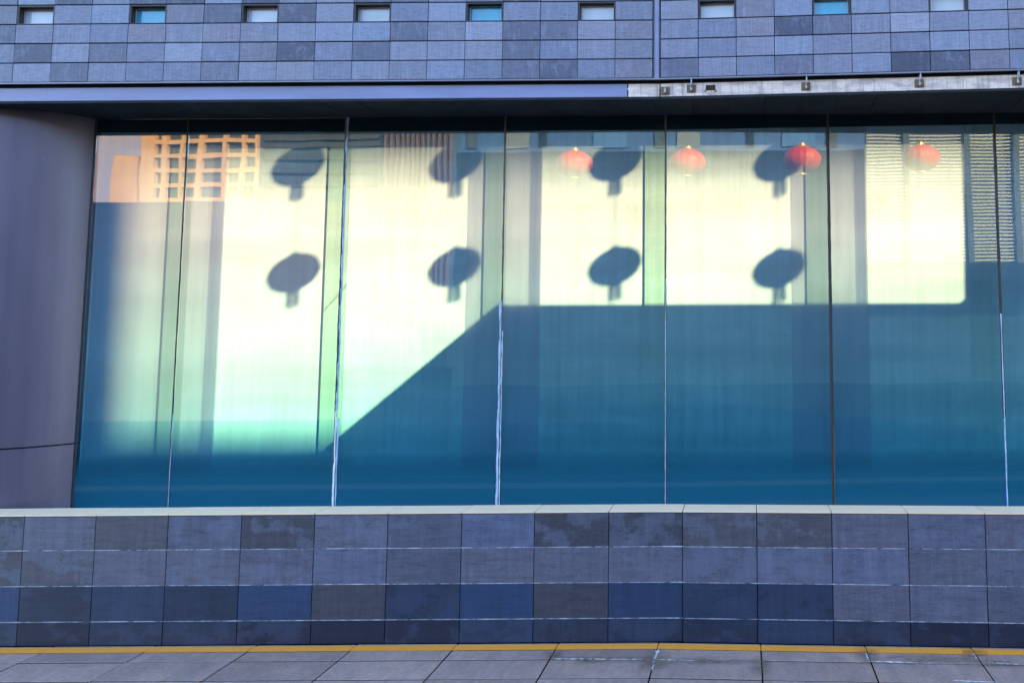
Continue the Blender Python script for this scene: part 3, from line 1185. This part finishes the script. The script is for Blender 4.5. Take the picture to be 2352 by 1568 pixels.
def lantern(loc, a, c, label, group, cord_up, tassel=True):
    t = empty('red_lantern', loc)
    tag(t, label, 'lantern', group)
    prof = []
    for i in range(15):
        th = math.pi * (0.06 + 0.88 * i / 14)
        prof.append((a * math.sin(th), -c * math.cos(th)))
    MB().lathe(prof, 64, lobes=16, depth=0.035).build('body', M['red'], t, smooth=True)
    MB().lathe([(0.001, c * 1.16), (a * .20, c * 1.16), (a * .22, c * 0.95), (0.001, c * .95)], 20).build('top_cap', M['gold'], t)
    MB().lathe([(0.001, -c * 1.10), (a * .24, -c * 1.10), (a * .22, -c * 0.95), (0.001, -c * .95)], 20).build('bottom_cap', M['gold'], t)
    MB().tube([(0, 0, c * 1.12), (0, 0, c * 1.12 + cord_up)], 0.0022, 6).build('cord', M['cord'], t)
    if tassel:
        fr = MB()
        n = 26
        for i in range(n):
            an = 2 * math.pi * i / n
            x, y = a * .225 * math.cos(an), a * .225 * math.sin(an)
            fr.tube([(x, y, -c * 1.08), (x * 1.03, y * 1.03, -c * 1.35), (x * 1.06, y * 1.06, -c * (1.95 + 0.15 * random.random()))], a * 0.018, 4)
        fr.build('fringe', M['gold'], t)
    return t


A1 = 0.202
C1 = 0.147
D_L = 4.0
names = ('leftmost', 'second from the left', 'third from the left', 'rightmost')
for row, (ctr, word) in enumerate((([(683, 384), (1046, 377), (1412, 373), (1790, 374)], 'upper'),
                                   ([(674, 627), (1044, 614), (1412, 612), (1789, 617)], 'lower'))):
    for i, (px, py) in enumerate(ctr):
        p = shadow_pt(px, py, D_L)
        lantern(p, A1, C1, 'round lantern casting the %s shadow of the %s row on the film' % (names[i], word),
                'lanterns hung in the courtyard', 0.72 if row == 1 else 0.9)

# ------------------------------------------------------------------ things mirrored in the glass (across the street)
DR = 16.0
for i, (px, py, hw, word) in enumerate(((1320, 377, 44, 'left of the third shadow'), (1579, 373, 43, 'beside the fourth glass joint'), (1843, 367, 45, 'over the fourth shadow'), (2115, 363, 44, 'in front of the window blinds'))):
    p = refl(px, py, DR)
    a = hw / FOC * DR
    lantern(p, a, a * 0.72, 'red lantern across the street mirrored in the glass %s' % word, 'red lanterns across the street', 1.6, False)
pa, pb_ = refl(1000, 235, DR), refl(2330, 225, DR)

M['tower'] = plain('ochre_tower_stone', (0.48, 0.245, 0.105), 0.8, var=0.1, scale=0.4)
M['tower2'] = plain('pinkish_tower_stone', (0.38, 0.21, 0.14), 0.8, var=0.1, scale=0.4)
M['dglass'] = plain('dark_window_glass', (0.05, 0.05, 0.055), 0.5, spec=0.2)
M['bluewall'] = plain('slate_blue_curtain_wall', (0.045, 0.075, 0.11), 0.6, spec=0.2, var=0.3, scale=0.5)
M['brown'] = plain('brown_louvre', (0.11, 0.065, 0.05), 0.7, var=0.3, scale=2)
M['bluetop'] = plain('blue_storey_glass', (0.045, 0.11, 0.30), 0.5, spec=0.2, var=0.25, scale=0.6)
M['bluetop2'] = plain('mid_blue_panel', (0.06, 0.16, 0.40), 0.6, spec=0.2, var=0.25, scale=0.6)
M['greytop'] = plain('grey_green_panel', (0.16, 0.20, 0.24), 0.6, spec=0.2, var=0.25, scale=0.6)
M['mauvedark'] = plain('dull_mauve_front', (0.10, 0.08, 0.092), 0.8, spec=0.1, var=0.3, scale=0.15)
M['mauve'] = plain('mauve_render', (0.26, 0.22, 0.30), 0.8, spec=0.2)
M['slat'] = plain('pale_blind_slat', (0.50, 0.52, 0.54), 0.6, var=0.05)
M['hedge'] = plain('dark_blue_street_front', (0.010, 0.025, 0.045), 0.9, spec=0.1, var=0.3, scale=0.7)

# ochre tower with a window grid
DT = 175.0
sc_ = DT / FOC


def tower_xz(px, py, D=DT):
    p = refl(px, py, D)
    return p


x0, x1 = tower_xz(322, 400).x, tower_xz(590, 400).x
yt = tower_xz(322, 400).y
ztop = tower_xz(400, 235).z
tw = empty('ochre_tower', ((x0 + x1) / 2, yt, 0))
tag(tw, 'sunlit ochre office tower with a grid of windows mirrored top left', 'building')
put(MB().wbox(x0, x1, yt - 14, yt - 1.0, -0.05, ztop).build('wall', M['dglass']), tw)
cols_px = [322, 354, 370, 378, 413, 421, 424, 450, 460, 508, 517, 548, 557, 590]
piers = [(322, 353), (367, 379), (412, 421), (450, 462), (508, 516), (548, 557), (583, 590)]
for (a, b) in piers:
    put(MB().wbox(tower_xz(a, 400).x, tower_xz(b, 400).x, yt - 1.1, yt, -0.05, ztop).build('pier', M['tower']), tw)
for py in (244, 284, 324, 358, 392, 426, 460, 494, 528, 562):
    za, zb2 = tower_xz(400, py + 5).z, tower_xz(400, py - 5).z
    for (pa_, pb2) in zip(piers[:-1], piers[1:]):
        put(MB().wbox(tower_xz(pa_[1], 400).x + 0.01, tower_xz(pb2[0], 400).x - 0.01, yt - 1.05, yt - 0.05, za, zb2).build('spandrel', M['tower']), tw)

# lower stepped tower
x0, x1 = tower_xz(205, 400).x, tower_xz(319, 400).x
t2 = empty('stepped_tower', ((x0 + x1) / 2, yt - 6, 0))
tag(t2, 'lower sunlit tower with stepped top and narrow fins mirrored at far left', 'building')
xm = tower_xz(268, 400).x
put(MB().wbox(x0, xm, yt - 16, yt - 6, -0.05, tower_xz(250, 344).z).build('wall', M['tower']), t2)
put(MB().wbox(xm + 0.01, x1, yt - 16, yt - 7, -0.05, tower_xz(300, 372).z).build('wall', M['tower2']), t2)
for px in (272, 282, 291, 300, 309, 317):
    put(MB().wbox(tower_xz(px - 2.2, 400).x, tower_xz(px + 2.2, 400).x, yt - 6.98, yt - 6.3, -0.05, tower_xz(300, 366).z).build('fin', M['tower']), t2)

# dark curtain wall block
DB = 60.0
pl, pr_ = refl(600, 400, DB), refl(868, 400, DB)
tb2 = empty('dark_office_block', ((pl.x + pr_.x) / 2, pl.y, 0))
tag(tb2, 'dark slate blue office block mirrored behind the leftmost lantern shadow', 'building')
ztp2 = refl(700, 255, DB).z
put(MB().wbox(pl.x, pr_.x, pl.y - 8, pl.y - 0.3, -0.05, ztp2).build('wall', M['bluewall']), tb2)
for py in (285, 315, 332, 362, 392, 422):
    z = refl(700, py, DB).z
    put(MB().wbox(pl.x, pr_.x, pl.y - 0.29, pl.y, z - 0.18, z + 0.18).build('floor_band', M['dglass']), tb2)
# brown louvred block
pl, pr_ = refl(880, 400, DB), refl(1036, 400, DB)
br2 = empty('louvred_block', ((pl.x + pr_.x) / 2, pl.y, 0))
tag(br2, 'block faced with brown vertical louvres mirrored beside the second lantern shadow', 'building')
put(MB().wbox(pl.x, pr_.x, pl.y - 8, pl.y - 0.4, -0.05, ztp2).build('wall', M['bluewall']), br2)
x = pl.x
while x < pr_.x:
    put(MB().wbox(x, x + 0.14, pl.y - 0.38, pl.y, -0.05, ztp2 - 0.1).build('louvre', M['brown']), br2)
    x += 0.38

# low dark street front
pl, pr_ = refl(120, 700, 25), refl(781, 700, 25)
fr_ = MB().wbox(pl.x, pr_.x, pl.y - 0.35, pl.y, -0.05, refl(700, 462, 25).z).build('boundary_wall', M['mauvedark'])
tag(fr_, 'tall dull mauve wall mirrored below the sunlit towers', 'wall')
pl, pr_ = refl(1040, 700, 40), refl(1510, 700, 40)
zlo, zhi = refl(1200, 350, 40).z, refl(1200, 270, 40).z
sf = empty('street_block', (pl.x, pl.y, 0))
tag(sf, 'blue street block mirrored behind the red lanterns', 'building')
put(MB().wbox(pl.x, pr_.x + 70, pl.y - 6, pl.y, -0.05, zlo).build('lower_storeys', M['hedge']), sf)
put(MB().wbox(pl.x + 0.1, pr_.x + 14, pl.y - 6, pl.y - 0.3, zlo + 0.02, zhi).build('top_storey', M['bluetop']), sf)
k = 0
x = pl.x + 0.4
while x < pr_.x + 13:
    w = (0.5, 1.1, 0.35, 1.6)[k % 4]
    put(MB().wbox(x, x + w, pl.y - 0.29, pl.y - 0.2, zlo + 0.25, zhi).build('facade_panel', M[('bluewall', 'greytop', 'hedge', 'bluetop2')[k % 4]]), sf)
    x += w + (1.3, 0.5, 2.2)[k % 3]
    k += 1
p0, p1 = refl(205, 400, 210), refl(335, 400, 210)
fb = MB().wbox(p0.x, p1.x, p0.y - 10, p0.y, -0.05, refl(250, 275, 210).z).build('hazy_block', M['mauve'])
tag(fb, 'distant mauve block mirrored between the two sunlit towers', 'building')

# blinds behind the windows opposite
DBL = 17.2


def blind_house(name, px0, px1, py0, py1, label, frames):
    a, b = refl(px0, py0, DBL), refl(px1, py1, DBL)
    ang = math.atan2(refl(px1, py0, DBL).y - a.y, refl(px1, py0, DBL).x - a.x)
    L = (Vector((refl(px1, py0, DBL).x, refl(px1, py0, DBL).y)) - Vector((a.x, a.y))).length
    e = empty(name, (a.x, a.y, 0))
    e.rotation_euler.z = ang
    tag(e, label, 'window')
    zt2, zb2 = a.z, b.z
    # facade stands behind the blind (local -y is away from the glass)
    def part(nm, m_, *bb):
        o_ = MB().wbox(*bb).build(nm, m_, e)
        return o_
    part('back_panel', M['bluewall'], 0, L, -0.20, -0.12, zb2 - 1.05, zt2 + 0.3)
    part('lintel', M['hedge'], 0, L, -0.118, 0.03, zt2 + 0.002, zt2 + 0.4)
    part('sill', M['hedge'], 0, L, -0.118, 0.05, zb2 - 1.05, zb2 - 0.002)
    part('support', M['hedge'], L + 0.01, L + 0.25, -0.20, 0.05, -0.05, zt2 + 0.4)
    z = zt2 - 0.02
    me = None
    while z > zb2 + 0.02:
        if me is None:
            mb = MB()
            w = 0.022
            mb.v = [(0.01, -0.020, -w * 0.8), (L - 0.01, -0.020, -w * 0.8), (L - 0.01, -0.012, 0.0), (0.01, -0.012, 0), (L - 0.01, -0.020, w * .5), (0.01, -0.020, w * .5)]
            mb.f = [(0, 1, 2, 3), (3, 2, 4, 5)]
            o_ = mb.build('slat', M['slat'], e)
            me = o_.data
        else:
            o_ = link('slat', me, None, e)
        o_.location = (0, random.uniform(-0.003, 0.003), z)
        o_.rotation_euler.y = random.uniform(-0.0012, 0.0012)
        z -= 0.070
    for f_ in frames:
        xx = L * f_
        part('mullion', M['bluewall'], xx - 0.06, xx + 0.06, 0.0, 0.05, zb2, zt2)
    return e


blind_house('window_blind', 1988, 2620, 262, 600, 'wide window with white horizontal blinds mirrored at the upper right', (0.145, 0.365, 0.54, 0.8))
